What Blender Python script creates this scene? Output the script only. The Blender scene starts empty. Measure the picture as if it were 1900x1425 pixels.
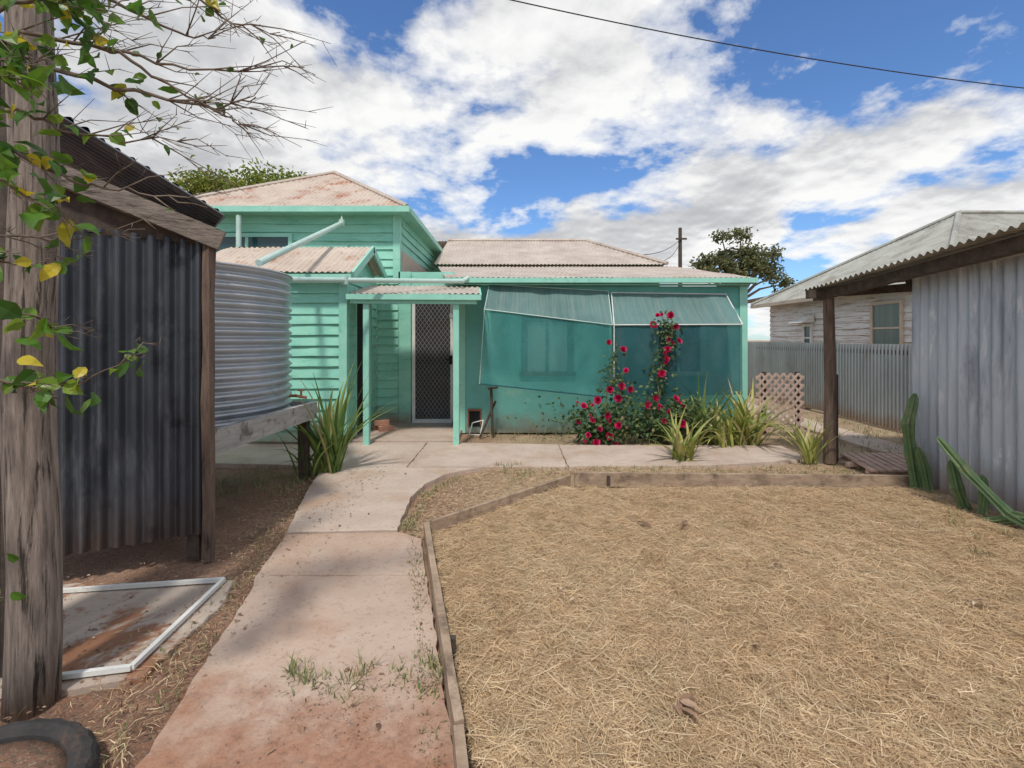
import bpy, math, random
import numpy as np
from mathutils import Vector, Matrix
random.seed(7); np.random.seed(7)
R=random.uniform
scene=bpy.context.scene; col=scene.collection
F=900.0; CZ=1.4; HY=630.0
def P(px,py,Y): return Vector(((px-950)/F*Y, Y, CZ-(py-HY)/F*Y))
V=Vector
# ---------------------------------------------------------------- materials
def newmat(name):
    m=bpy.data.materials.new(name); m.use_nodes=True
    nt=m.node_tree; b=nt.nodes['Principled BSDF']; return m,nt,b
def N(nt,t,**k):
    n=nt.nodes.new(t)
    for a,v in k.items(): setattr(n,a,v)
    return n
def ramp(nt,src,stops,interp='LINEAR'):
    r=N(nt,'ShaderNodeValToRGB'); e=r.color_ramp.elements
    r.color_ramp.interpolation=interp
    while len(e)<len(stops): e.new(0.5)
    for i,(p,c) in enumerate(stops):
        e[i].position=p; e[i].color=(c[0],c[1],c[2],1) if len(c)==3 else c
    nt.links.new(src,r.inputs[0]); return r.outputs[0]
def noise(nt,scale,detail=6,rough=.6,stretch=(1,1,1),dist=0,off=(0,0,0)):
    tc=N(nt,'ShaderNodeTexCoord'); mp=N(nt,'ShaderNodeMapping')
    mp.inputs['Scale'].default_value=stretch; mp.inputs['Location'].default_value=off
    nt.links.new(tc.outputs['Object'],mp.inputs[0])
    n=N(nt,'ShaderNodeTexNoise'); n.inputs['Scale'].default_value=scale
    n.inputs['Detail'].default_value=detail; n.inputs['Roughness'].default_value=rough
    n.inputs['Distortion'].default_value=dist
    nt.links.new(mp.outputs[0],n.inputs['Vector']); return n.outputs['Fac']
def mix(nt,fac,a,b,mode='MIX'):
    m=N(nt,'ShaderNodeMix',data_type='RGBA',blend_type=mode)
    if isinstance(fac,float): m.inputs[0].default_value=fac
    else: nt.links.new(fac,m.inputs[0])
    for s,i in ((a,6),(b,7)):
        if isinstance(s,tuple): m.inputs[i].default_value=(s[0],s[1],s[2],1)
        else: nt.links.new(s,m.inputs[i])
    return m.outputs[2]
def bump(nt,b,src,st=.3,dist=.01):
    bp=N(nt,'ShaderNodeBump'); bp.inputs['Strength'].default_value=st; bp.inputs['Distance'].default_value=dist
    nt.links.new(src,bp.inputs['Height']); nt.links.new(bp.outputs[0],b.inputs['Normal'])
def M(name,c1,c2,scale=3,rough=.8,stretch=(1,1,1),c3=None,s3=1.2,t3=(.55,.65),st3=(1,1,1),bs=.25,bscale=None,metal=0,c4=None,s4=9,t4=(.6,.68),st4=(1,1,1),off=0,zdirt=None,ydirt=None):
    m,nt,b=newmat(name)
    n1=noise(nt,scale,8,.65,stretch,0,(off,off,off))
    c=ramp(nt,n1,[(.3,c1),(.7,c2)])
    if c3: c=mix(nt,ramp(nt,noise(nt,s3,8,.7,st3,.3,(3+off,5,1)),[(t3[0],(0,0,0)),(t3[1],(1,1,1))]),c,c3)
    if c4: c=mix(nt,ramp(nt,noise(nt,s4,8,.7,st4,.3,(8,2+off,7)),[(t4[0],(0,0,0)),(t4[1],(1,1,1))]),c,c4)
    for dd,ax in((zdirt,2),(ydirt,1)):
        if not dd: continue
        tc=N(nt,'ShaderNodeTexCoord'); sp=N(nt,'ShaderNodeSeparateXYZ'); nt.links.new(tc.outputs['Object'],sp.inputs[0])
        k=.5 if ax==2 else 2.2
        ad=N(nt,'ShaderNodeMath',operation='MULTIPLY_ADD'); nt.links.new(noise(nt,6 if ax==2 else 3.0,8,.7),ad.inputs[0]); ad.inputs[1].default_value=k; nt.links.new(sp.outputs[ax],ad.inputs[2])
        mr=N(nt,'ShaderNodeMapRange'); mr.inputs[1].default_value=dd[0]+k/2; mr.inputs[2].default_value=dd[1]+k/2; mr.inputs[3].default_value=.9; mr.inputs[4].default_value=0
        nt.links.new(ad.outputs[0],mr.inputs[0]); dc=dd[2]
        if ax==1: dc=ramp(nt,noise(nt,26,8,.8),[(.35,(dc[0]*.55,dc[1]*.55,dc[2]*.6)),(.5,dc),(.7,(dc[0]*1.25,dc[1]*1.4,dc[2]*1.5))])
        c=mix(nt,mr.outputs[0],c,dc)
    nt.links.new(c,b.inputs['Base Color']); b.inputs['Roughness'].default_value=rough; b.inputs['Metallic'].default_value=metal
    if bs: bump(nt,b,noise(nt,bscale or scale*8,6,.7,stretch),bs)
    return m
def Mleaf(name,stops,trans=.25,rough=.55,patch=None):
    m,nt,b=newmat(name); g=N(nt,'ShaderNodeNewGeometry')
    c=ramp(nt,g.outputs['Random Per Island'],stops)
    c=mix(nt,ramp(nt,noise(nt,9,3),[(.35,(0,0,0)),(.7,(1,1,1))]),c,mix(nt,.5,c,(.5,.5,.5),'MULTIPLY'))
    if patch: c=mix(nt,ramp(nt,noise(nt,patch[0],6,.7,(1,1,1),.5,(5,5,5)),[(.42,(0,0,0)),(.68,(.8,.8,.8))]),c,mix(nt,1.0,c,patch[1],'MULTIPLY'))
    nt.links.new(c,b.inputs['Base Color']); b.inputs['Roughness'].default_value=rough
    if trans:
        t=N(nt,'ShaderNodeBsdfTranslucent'); nt.links.new(c,t.inputs[0]); mx=N(nt,'ShaderNodeMixShader'); mx.inputs[0].default_value=trans
        nt.links.new(b.outputs[0],mx.inputs[1]); nt.links.new(t.outputs[0],mx.inputs[2]); nt.links.new(mx.outputs[0],nt.nodes['Material Output'].inputs[0])
    return m
m_board=M('mint_weatherboard',(.21,.55,.42),(.32,.67,.54),2.2,.6,(1,1,3),c3=(.15,.42,.33),s3=2.5,t3=(.55,.74),st3=(1,1,4),c4=(.34,.31,.23),s4=7,t4=(.64,.71),st4=(.6,.6,5),bs=.35,bscale=40,zdirt=(0,.35,(.30,.17,.10)))
m_wall=M('mint_sheet_wall',(.12,.41,.355),(.18,.50,.43),1.3,.65,c3=(.10,.33,.29),s3=.8,t3=(.5,.75),c4=(.24,.50,.42),s4=3,t4=(.58,.7),bs=.2,bscale=30,zdirt=(-.02,.34,(.23,.16,.11)))
m_trim=M('mint_trim',(.24,.57,.45),(.34,.67,.55),4,.5,c3=(.18,.36,.28),s3=6,t3=(.56,.74),bs=.2)
m_roof=M('weathered_roof_iron',(.38,.31,.26),(.56,.49,.42),2.4,.65,(1,1,1),c3=(.33,.16,.09),s3=1.1,t3=(.60,.74),c4=(.29,.22,.18),s4=6,t4=(.56,.75),bs=.1)
m_roof2=M('rusty_roof_iron',(.42,.33,.27),(.60,.51,.42),2.5,.65,c3=(.36,.15,.08),s3=1.3,t3=(.54,.64),c4=(.27,.15,.09),s4=6,t4=(.59,.72),bs=.1)
m_graeroof=M('aged_grey_roof_iron',(.25,.25,.22),(.40,.40,.35),2.0,.6,c3=(.16,.14,.11),s3=1.8,t3=(.5,.7),bs=.1)
m_galv=M('galvanised_iron',(.33,.38,.44),(.58,.63,.68),2.4,.42,(2.2,2.2,.22),c3=(.25,.28,.33),s3=3.2,t3=(.52,.66),st3=(2,2,.25),c4=(.72,.74,.75),s4=5,t4=(.57,.68),st4=(2,2,.35),metal=.3,bs=.06,zdirt=(-.05,.45,(.36,.26,.20)))
m_fence=M('dull_galvanised_fence',(.27,.28,.29),(.41,.43,.44),2.5,.55,(1,1,.4),c3=(.25,.21,.18),s3=3,t3=(.55,.7),st3=(1,1,.3),metal=.3,bs=.08,zdirt=(0,.25,(.30,.20,.13)))
m_darkiron_shaded=M('dark_corrugated_iron_shaded',(.04,.045,.055),(.11,.12,.14),3,.40,(1,1,.35),c3=(.20,.215,.24),s3=4,t3=(.55,.75),st3=(1,1,.25),c4=(.03,.03,.035),s4=4,t4=(.55,.7),metal=.35,bs=.1,zdirt=(0,.5,(.10,.06,.04)))  # dark metal, with the shade on the shed front also put into the colour
m_tank=M('zincalume_tank',(.36,.385,.41),(.50,.525,.55),2,.34,(1,1,2),c3=(.27,.29,.31),s3=3,t3=(.55,.75),metal=.5,bs=.05)
m_woodv=M('weathered_timber_upright',(.12,.095,.078),(.38,.31,.26),9,.85,(6,6,.5),c3=(.04,.03,.022),s3=10,t3=(.53,.62),st3=(5,5,.30),bs=1.0,bscale=22)
m_woodx=M('weathered_timber',(.12,.10,.085),(.30,.25,.21),9,.85,(.6,2,6),c3=(.06,.045,.035),s3=9,t3=(.52,.66),st3=(.5,2,6),bs=.6,bscale=22)
m_edge=M('garden_edge_timber',(.26,.18,.12),(.46,.34,.24),7,.85,(1,1,3),c3=(.13,.09,.06),s3=6,t3=(.5,.7),bs=.6,bscale=35)
m_darkwood=M('dark_timber',(.035,.025,.02),(.11,.08,.06),7,.85,(2,2,2),bs=.5)
m_brownpost=M('brown_post_timber',(.09,.06,.045),(.22,.15,.11),8,.85,(4,4,.6),c3=(.04,.03,.02),s3=8,st3=(4,4,.4),bs=.7)
m_white=M('white_paint',(.62,.62,.58),(.76,.76,.73),6,.5,c3=(.40,.36,.31),s3=9,t3=(.6,.75),bs=.15)
m_pipe=M('pale_green_pipe',(.38,.54,.48),(.50,.64,.58),4,.4,c3=(.30,.38,.35),s3=6,t3=(.55,.75),bs=.1)
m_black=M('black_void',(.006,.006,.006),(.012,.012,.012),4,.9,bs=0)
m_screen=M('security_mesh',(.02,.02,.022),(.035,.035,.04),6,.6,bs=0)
m_beige=M('beige_sheet',(.52,.42,.32),(.60,.50,.40),3,.8,c3=(.40,.32,.25),s3=3,bs=.1)
m_peel=M('peeling_white_board',(.68,.64,.61),(.80,.77,.74),3,.75,c3=(.46,.35,.29),s3=2.2,t3=(.54,.58),st3=(1,.5,11),c4=(.27,.19,.15),s4=4,t4=(.60,.64),st4=(1,.45,12),bs=.3)
m_rust=M('rusted_steel',(.16,.06,.03),(.28,.11,.05),12,.8,bs=.3)
m_glass=M('dark_window_glass',(.015,.05,.06),(.03,.09,.10),1,.12,bs=0)
m_curt=M('curtained_glass',(.20,.32,.31),(.34,.46,.43),2,.3,(4,4,.3),bs=0)
m_curt2=M('dim_green_glass',(.08,.12,.10),(.15,.20,.17),2,.25,(4,4,.3),bs=0)
m_tyre=M('tyre_rubber',(.02,.02,.02),(.05,.045,.042),9,.85,c3=(.12,.07,.05),s3=7,t3=(.52,.7),bs=.4)
m_bark=M('tree_bark',(.12,.085,.06),(.24,.18,.13),8,.9,(3,3,.6),bs=.8)
m_twig=M('twig_bark',(.10,.07,.05),(.22,.17,.13),12,.85,bs=.3)
m_stem=M('green_stem',(.08,.12,.04),(.16,.15,.07),12,.7,bs=.1)
m_brick=M('old_brick',(.32,.15,.09),(.45,.26,.18),12,.9,bs=.4)
m_cactus=M('cactus_skin',(.06,.125,.05),(.15,.22,.09),7,.6,c3=(.27,.26,.13),s3=7,t3=(.54,.7),bs=.3)
m_wire=M('cable_black',(.012,.012,.015),(.02,.02,.025),4,.6,bs=0)
m_lattice=M('lattice_timber',(.40,.28,.22),(.54,.40,.33),8,.85,c3=(.25,.16,.12),s3=7,bs=.3)
SOIL=(.32,.155,.09)
m_conc=M('pinkish_concrete',(.43,.315,.24),(.56,.43,.345),1.7,.9,c3=(.42,.26,.175),s3=1.5,t3=(.46,.72),c4=(.30,.21,.155),s4=34,t4=(.54,.72),bs=.5,bscale=90,ydirt=(1.55,2.05,SOIL))
m_conc2=M('worn_pad_concrete',(.45,.35,.28),(.58,.47,.39),2.2,.9,c3=(.42,.285,.20),s3=1.9,t3=(.50,.70),c4=(.30,.225,.175),s4=34,t4=(.55,.73),bs=.5,bscale=90)
m_slab=M('grey_wet_slab',(.36,.28,.22),(.54,.46,.39),2.2,.6,c3=(.27,.13,.07),s3=1.5,t3=(.50,.55),bs=.3,bscale=60)
m_leafy=Mleaf('lemony_leaves',[(0,(.05,.13,.015)),(.5,(.11,.25,.03)),(.86,(.22,.34,.035)),(.89,(.60,.50,.04)),(1,(.70,.55,.04))],.45,.4)
m_strap=Mleaf('strap_leaves_green',[(0,(.08,.15,.04)),(.45,(.17,.29,.07)),(.75,(.32,.38,.11)),(.9,(.50,.41,.19)),(1,(.58,.46,.27))],.3)
m_strapy=Mleaf('strap_leaves_yellow',[(0,(.18,.26,.06)),(.4,(.38,.43,.09)),(.7,(.55,.52,.17)),(1,(.64,.53,.30))],.3)
m_roseleaf=Mleaf('rose_leaves',[(0,(.03,.07,.02)),(.6,(.08,.15,.045)),(.9,(.14,.20,.065)),(1,(.28,.2,.09))],.25)
m_rose=Mleaf('rose_petals',[(0,(.50,.004,.055)),(.6,(.70,.012,.12)),(1,(.80,.06,.22))],.2)
m_crown=Mleaf('gum_leaves',[(0,(.09,.11,.045)),(.6,(.18,.20,.08)),(1,(.30,.29,.13))],.4)
m_crown2=Mleaf('pepper_leaves',[(0,(.12,.18,.025)),(.6,(.26,.32,.05)),(1,(.42,.42,.09))],.4)
m_straw=Mleaf('straw_blades',[(0,(.36,.23,.12)),(.2,(.56,.39,.22)),(.7,(.72,.53,.31)),(1,(.86,.71,.48))],.12,.6,(1.6,(.84,.76,.68)))
m_grass=Mleaf('weed_blades',[(0,(.10,.15,.04)),(.5,(.22,.25,.09)),(.8,(.46,.37,.19)),(1,(.54,.44,.26))],.2)
m_litter=Mleaf('dry_leaf_litter',[(0,(.12,.065,.04)),(.5,(.26,.15,.09)),(.8,(.40,.26,.17)),(1,(.58,.45,.32))],.0,.8)
def cloth(name,c,op,st=(1,1,.5)):
    m,nt,b=newmat(name); cc=ramp(nt,noise(nt,1.4,5,.6,(1,1,1)),[(.3,tuple(x*.8 for x in c)),(.7,tuple(x*1.2 for x in c))])
    cc=mix(nt,ramp(nt,noise(nt,2.6,6,.7,st,.4,(4,4,4)),[(.45,(0,0,0)),(.75,(1,1,1))]),cc,(c[0]*1.6+.04,c[1]*1.35,c[2]*1.3))
    nt.links.new(cc,b.inputs['Base Color']); b.inputs['Roughness'].default_value=.8
    t=N(nt,'ShaderNodeBsdfTransparent'); t.inputs[0].default_value=(1,1,1,1); mx=N(nt,'ShaderNodeMixShader')
    wv=ramp(nt,noise(nt,200,2,.5),[(.35,(max(0,op-.15),)*3),(.65,(min(1,op+.15),)*3)])
    nt.links.new(wv,mx.inputs[0]); nt.links.new(t.outputs[0],mx.inputs[1]); nt.links.new(b.outputs[0],mx.inputs[2])
    nt.links.new(mx.outputs[0],nt.nodes['Material Output'].inputs[0]); return m
m_cloth=cloth('teal_shade_cloth',(.045,.29,.28),.50)
m_cloth2=cloth('dark_teal_shade_cloth',(.014,.10,.115),.76)
m_clothtop=cloth('sunbleached_shade_cloth',(.10,.19,.18),.92,(7,.3,.3))
def ground_mat():
    m,nt,b=newmat('red_soil')
    base=ramp(nt,noise(nt,2.2,10,.7),[(.3,(.21,.10,.06)),(.5,(.32,.165,.10)),(.7,(.43,.26,.175))])
    lit=ramp(nt,noise(nt,38,6,.75,(1,1,1),.8),[(.46,(0,0,0)),(.60,(1,1,1))])
    base=mix(nt,lit,base,(.17,.11,.075))
    dry=ramp(nt,noise(nt,60,4,.7,(1,1,1),1.5,(2,2,2)),[(.56,(0,0,0)),(.64,(1,1,1))])
    base=mix(nt,dry,base,(.43,.33,.23))
    tc=N(nt,'ShaderNodeTexCoord'); sp=N(nt,'ShaderNodeSeparateXYZ'); nt.links.new(tc.outputs['Object'],sp.inputs[0])
    mr=N(nt,'ShaderNodeMapRange'); mr.inputs[1].default_value=-.9; mr.inputs[2].default_value=.2; nt.links.new(sp.outputs[0],mr.inputs[0])
    pt=ramp(nt,noise(nt,1.7,8,.7,(1,1,1),0,(7,1,1)),[(.35,(.3,.3,.3)),(.6,(1,1,1))])
    mm=N(nt,'ShaderNodeMath',operation='MULTIPLY'); nt.links.new(mr.outputs[0],mm.inputs[0]); nt.links.new(pt,mm.inputs[1])
    dg=ramp(nt,noise(nt,30,8,.8),[(.35,(.30,.21,.125)),(.55,(.50,.38,.24)),(.75,(.34,.32,.14))])
    base=mix(nt,mm.outputs[0],base,dg)
    nt.links.new(base,b.inputs['Base Color']); b.inputs['Roughness'].default_value=.95
    bump(nt,b,noise(nt,45,8,.8),.8,.02); return m
m_ground=ground_mat()
m_strawbase=M('straw_mat_base',(.34,.22,.12),(.60,.43,.25),40,.9,(1,1,1),c3=(.26,.16,.09),s3=18,t3=(.52,.62),c4=(.68,.53,.34),s4=55,t4=(.5,.56),bs=.9,bscale=70)
# ---------------------------------------------------------------- mesh builder
class MB:
    def __init__(s): s.v=[]; s.f=[]; s.mi=[]; s.cm=0
    def add(s,vs,fs):
        o=len(s.v); s.v.extend([tuple(x) for x in vs]); s.f.extend([tuple(i+o for i in f) for f in fs]); s.mi.extend([s.cm]*len(fs))
    def box(s,a,b):
        x0,y0,z0=a; x1,y1,z1=b
        s.add([(x0,y0,z0),(x1,y0,z0),(x1,y1,z0),(x0,y1,z0),(x0,y0,z1),(x1,y0,z1),(x1,y1,z1),(x0,y1,z1)],
              [(0,3,2,1),(4,5,6,7),(0,1,5,4),(1,2,6,5),(2,3,7,6),(3,0,4,7)])
        return s
    def beam(s,p0,p1,w,h,up=V((0,0,1)),seg=1,jit=0):
        p0=V(p0);p1=V(p1); d=(p1-p0).normalized(); sd=d.cross(up)
        if sd.length<1e-4: sd=V((1,0,0))
        sd.normalize(); u=sd.cross(d).normalized(); vs=[];fs=[]
        for i in range(seg+1):
            c=p0.lerp(p1,i/seg)
            for a,b in((-1,-1),(1,-1),(1,1),(-1,1)):
                vs.append(c+sd*(a*w/2+R(-jit,jit))+u*(b*h/2+R(-jit,jit)))
        for i in range(seg):
            for k in range(4):
                j=(k+1)%4; fs.append((i*4+k,i*4+j,i*4+4+j,i*4+4+k))
        fs.append((3,2,1,0)); e=seg*4; fs.append((e,e+1,e+2,e+3)); s.add(vs,fs); return s
    def tube(s,pts,rad,n=8,rough=0,cap=True,ribs=0,ribd=0):
        pts=[V(p) for p in pts]; m=len(pts); vs=[];fs=[]
        if not hasattr(rad,'__len__'): rad=[rad]*m
        ref=V((0,0,1)) if abs((pts[-1]-pts[0]).normalized().z)<.9 else V((1,0,0))
        for i,p in enumerate(pts):
            d=(pts[min(i+1,m-1)]-pts[max(i-1,0)]).normalized(); a=d.cross(ref).normalized(); b=a.cross(d)
            for k in range(n):
                t=2*math.pi*k/n; r=rad[i]*(1+R(-rough,rough))
                if ribs: r*=1-ribd*(.5-.5*math.cos(ribs*t))
                vs.append(p+a*(r*math.cos(t))+b*(r*math.sin(t)))
        for i in range(m-1):
            for k in range(n):
                j=(k+1)%n; fs.append((i*n+k,i*n+j,i*n+n+j,i*n+n+k))
        if cap: fs.append(tuple(range(n))[::-1]); fs.append(tuple((m-1)*n+k for k in range(n)))
        s.add(vs,fs); return s
    def leaf(s,p,d,n,L,W,fold=.25,curl=.2):
        d=V(d).normalized(); n=V(n); sd=d.cross(n)
        if sd.length<1e-3: sd=d.cross(V((.3,.5,.8)))
        sd.normalize(); n=sd.cross(d).normalized(); p=V(p)
        c=[p, p+d*L*.35+n*L*curl*.15, p+d*L*.7+n*0, p+d*L-n*L*curl]
        l=[p+d*L*.12+sd*W*.3+n*W*fold*.6,p+d*L*.38+sd*W*.5+n*W*fold, p+d*L*.72+sd*W*.34+n*W*fold*.6]
        r=[p+d*L*.12-sd*W*.3+n*W*fold*.6,p+d*L*.38-sd*W*.5+n*W*fold, p+d*L*.72-sd*W*.34+n*W*fold*.6]
        s.add(c+l+r,[(0,1,5,4),(1,2,6,5),(2,3,6),(0,7,8,1),(1,8,9,2),(2,9,3)])
    def blade(s,p,az,L,lean,droop,w,seg=6):
        p=V(p); h=V((math.cos(az),math.sin(az),0)); sd=V((-h.y,h.x,0)); ang=lean; vs=[];fs=[]
        for i in range(seg+1):
            t=i/seg; ww=w*(1-t**2.2)*.5*(.6+.4*min(1,t*4))+.0004; up=V((0,0,ww*.5))
            vs+= [p+sd*ww+up, p, p-sd*ww+up]
            ang+=droop/seg; p=p+(h*math.sin(ang)+V((0,0,1))*math.cos(ang))*(L/seg)
            if p.z<.01: p.z=.01
        for i in range(seg): fs+=[(3*i,3*i+1,3*i+4,3*i+3),(3*i+1,3*i+2,3*i+5,3*i+4)]
        s.add(vs,fs)
    def obj(s,name,mats,parent=None,base=None,smooth=False):
        me=bpy.data.meshes.new(name); me.from_pydata(s.v,[],s.f); 
        if not isinstance(mats,(list,tuple)): mats=[mats]
        for m in mats: me.materials.append(m)
        if len(mats)>1: me.polygons.foreach_set('material_index',s.mi)
        if smooth: me.polygons.foreach_set('use_smooth',[True]*len(me.polygons))
        me.update(); o=bpy.data.objects.new(name,me); col.objects.link(o)
        if parent:
            o.parent=parent
            L=V(parent['wl']) if 'wl' in parent else V((0,0,0))
            o.matrix_parent_inverse=Matrix.Translation(-L)
        elif base is not None:
            me.transform(Matrix.Translation(-V(base))); o.location=base
        return o
def thing(name,loc,label,cat,group=None):
    e=bpy.data.objects.new(name,None); e.empty_display_size=.2; e.location=loc; col.objects.link(e)
    e['wl']=list(loc); e['label']=label; e['category']=cat
    if group: e['group']=group
    return e
def tag(o,label,cat,group=None):
    o['label']=label; o['category']=cat
    if group: o['group']=group
def structure(o): o['kind']='structure'
def corr(mb,poly,flow,pitch=.076,amp=.009,sheet=.76,jag=.012,rows=3,sag=0,sub=8):
    poly=[V(p) for p in poly]; n=(poly[1]-poly[0]).cross(poly[2]-poly[0]).normalized()
    v=V(flow); v=(v-n*v.dot(n)).normalized(); u=v.cross(n).normalized(); o=poly[0]
    q=[((p-o).dot(u),(p-o).dot(v)) for p in poly]
    u0=min(a for a,b in q)+1e-4; u1=max(a for a,b in q)-1e-4
    k=max(2,int((u1-u0)/(pitch/sub))); vs=[];fs=[]; offs={}
    for i in range(k+1):
        uu=u0+(u1-u0)*i/k; hit=[]
        for j in range(len(q)):
            a,b=q[j],q[(j+1)%len(q)]
            if (a[0]-uu)*(b[0]-uu)<=0 and abs(a[0]-b[0])>1e-9: hit.append(a[1]+(b[1]-a[1])*(uu-a[0])/(b[0]-a[0]))
        lo,hi=min(hit),max(hit); si=int((uu-u0)/sheet)
        if si not in offs: offs[si]=(R(-jag,jag),R(-jag,jag),R(-.004,.004))
        lo+=offs[si][0]; hi+=offs[si][1]
        for r in range(rows+1):
            t=r/rows; vv=lo+(hi-lo)*t
            vs.append(o+u*uu+v*vv+n*(amp*math.sin(2*math.pi*uu/pitch)+offs[si][2]-sag*math.sin(math.pi*t)*(.5+.5*math.sin(uu*2.1))))
    w=rows+1
    for i in range(k):
        for r in range(rows): fs.append((i*w+r,(i+1)*w+r,(i+1)*w+r+1,i*w+r+1))
    mb.add(vs,fs)
def boards(mb,a,b,z0,z1,out,h=.14,lap=.032,wob=.008):
    a=V((a[0],a[1],0)); b=V((b[0],b[1],0)); o=V((out[0],out[1],0)).normalized(); L=(b-a).length; n=max(1,int(L/.18))
    z=z0; 
    while z<z1-.005:
        zt=min(z+h,z1); vs=[];fs=[]; ph=R(0,6); tw=R(-.008,.008)
        for i in range(n+1):
            t=i/n; p=a.lerp(b,t); w=wob*math.sin(t*L*1.7+ph)+R(-wob,wob)*.4+tw*(t-.5)
            lp=lap+R(-.005,.005)
            vs+=[p+o*.002+V((0,0,z+.004)), p+o*lp+V((0,0,z+w)), p+o*(lp-.002)+V((0,0,z+w+.012)), p+o*.004+V((0,0,zt+.006))]
        for i in range(n):
            for k in range(3): fs.append((i*4+k,i*4+4+k,i*4+5+k,i*4+1+k))
        mb.add(vs,fs); z=zt
def cliplines(x0,z0,x1,z1,sp,ang):
    out=[]; c,s=math.cos(ang),math.sin(ang); D=abs(x1-x0)+abs(z1-z0); cx,cz=(x0+x1)/2,(z0+z1)/2
    k=int(D/sp)+1
    for i in range(-k,k+1):
        px,pz=cx-s*i*sp,cz+c*i*sp; t0,t1=-D,D; ok=True
        for p,d,lo,hi in((px,c,x0,x1),(pz,s,z0,z1)):
            a,b=(lo-p)/d,(hi-p)/d
            if a>b:a,b=b,a
            t0=max(t0,a);t1=min(t1,b)
        if ok and t1-t0>.01: out.append(((px+c*t0,pz+s*t0),(px+c*t1,pz+s*t1)))
    return out
# ---------------------------------------------------------------- GROUND
def axis(lo,hi,a,b,st):
    c=list(np.arange(a,b+1e-6,st)); s=st; x=b; r=[]
    while x<hi: s*=1.5; x+=s; r.append(min(x,hi))
    s=st; x=a; l=[]
    while x>lo: s*=1.5; x-=s; l.append(max(x,lo))
    return l[::-1]+c+r
xs=axis(-500,500,-5,7,.1); ys=axis(-300,900,-1,9,.1)
mb=MB(); vs=[]
for y in ys:
    for x in xs:
        z=-.004-.012*(1+math.sin(x*2.3+math.sin(y*1.9))*math.sin(y*2.7+x))-R(0,.008) if (-5<=x<=7 and -1<=y<=9) else -.02
        vs.append((x,y,z))
w=len(xs); mb.add(vs,[(j*w+i,j*w+i+1,(j+1)*w+i+1,(j+1)*w+i) for j in range(len(ys)-1) for i in range(w-1)])
g=mb.obj('ground',m_ground,smooth=True); structure(g)
def slab(name,poly,z0,z1,mat,bev=.0,rag=.008):
    pts=[]
    for i in range(len(poly)):
        a,b=V(poly[i]),V(poly[(i+1)%len(poly)]); n=max(1,int((b-a).length/.05))
        for k in range(n):
            p=a.lerp(b,k/n); pts.append((p.x+R(-rag,rag),p.y+R(-rag,rag)))
    n=len(pts); mb=MB(); c=V((sum(p[0] for p in pts)/n,sum(p[1] for p in pts)/n))
    vs=[(x,y,z0) for x,y in pts]+[(x,y,z1-.006) for x,y in pts]+[((x-c.x)*.995+c.x,(y-c.y)*.995+c.y,z1) for x,y in pts]
    fs=[(i,(i+1)%n,n+(i+1)%n,n+i) for i in range(n)]+[(n+i,n+(i+1)%n,2*n+(i+1)%n,2*n+i) for i in range(n)]+[tuple(range(2*n,3*n))]
    mb.add(vs,fs); o=mb.obj(name,mat); structure(o); return o
slab('path',[(-1.14,.7),(-.02,.7),(-.20,1.64),(-.50,2.84),(-1.50,2.84),(-1.46,2.74),(-1.22,1.62)],-.06,.018,m_conc,rag=.007)
slab('path',[(-1.50,2.846),(-.505,2.846),(-.63,3.36),(-.80,3.48),(-1.60,3.44)],-.06,.019,m_conc,rag=.004)
slab('path',[(-1.62,3.475),(-.83,3.515),(-.86,3.9),(-.88,4.25),(-.83,4.62),(-.68,4.95),(-.48,5.12),(-.30,5.21),(-1.2,5.22),(-2.05,5.24),(-1.86,4.4)],-.06,.026,m_conc2,rag=.006)
slab('pavement',[(-2.05,5.25),(-1.14,5.25),(-1.14,6.5),(-4.8,6.5),(-4.8,5.5),(-2.6,5.35)],-.06,.024,m_conc2,rag=.006)
slab('pavement',[(-1.125,5.25),(.6,5.25),(.6,6.35),(-1.125,6.5)],-.06,.028,m_conc2,rag=.006)
slab('pavement',[(.615,5.28),(2.2,5.33),(3.45,5.6),(3.5,6.3),(.615,6.35)],-.06,.022,m_conc2,rag=.008)
slab('pavement',[(-2.18,6.515),(-.75,6.515),(-.75,7.88),(-2.18,7.88)],-.06,.05,m_conc2,rag=.004)
slab('side_path',[(4.55,6.0),(5.1,5.7),(5.2,12),(4.7,12)],-.06,.02,m_conc2)
slab('concrete_slab',[(-3.2,2.72),(-1.60,2.80),(-1.52,2.55),(-1.52,2.0),(-1.9,1.88),(-3.2,1.85)],-.06,.014,m_slab)
# ---------------------------------------------------------------- STRAW
def blades_np(n,poly_fn,zfn,L=(.03,.12),W=(.0012,.003),tilt=.22,zr=.03):
    pts=[poly_fn() for _ in range(n)]
    p=np.array(pts); z=np.array([zfn(a,b) for a,b in pts])+np.random.uniform(0,1,n)**1.6*zr
    az=np.random.uniform(0,2*np.pi,n)+1.2*np.sin(p[:,0]*2.1)*np.sin(p[:,1]*1.7); el=np.random.normal(0,tilt,n); l=np.random.uniform(*L,n)/2; w=np.random.uniform(*W,n)
    d=np.stack([np.cos(az)*np.cos(el),np.sin(az)*np.cos(el),np.sin(el)],1); s=np.stack([-np.sin(az),np.cos(az),np.random.uniform(-.5,.5,n)],1)
    c=np.stack([p[:,0],p[:,1],z],1); k=np.random.normal(0,.3,n); bend=np.stack([k*-np.sin(az),k*np.cos(az),np.random.uniform(-.05,.25,n)],1)*l[:,None]
    a=c-d*l[:,None]; b=c+d*l[:,None]; m=c+bend; sw=s*w[:,None]
    return np.stack([a-sw,a+sw,m-sw,m+sw,b-sw*.4,b+sw*.4],1).reshape(-1,3)
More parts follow.
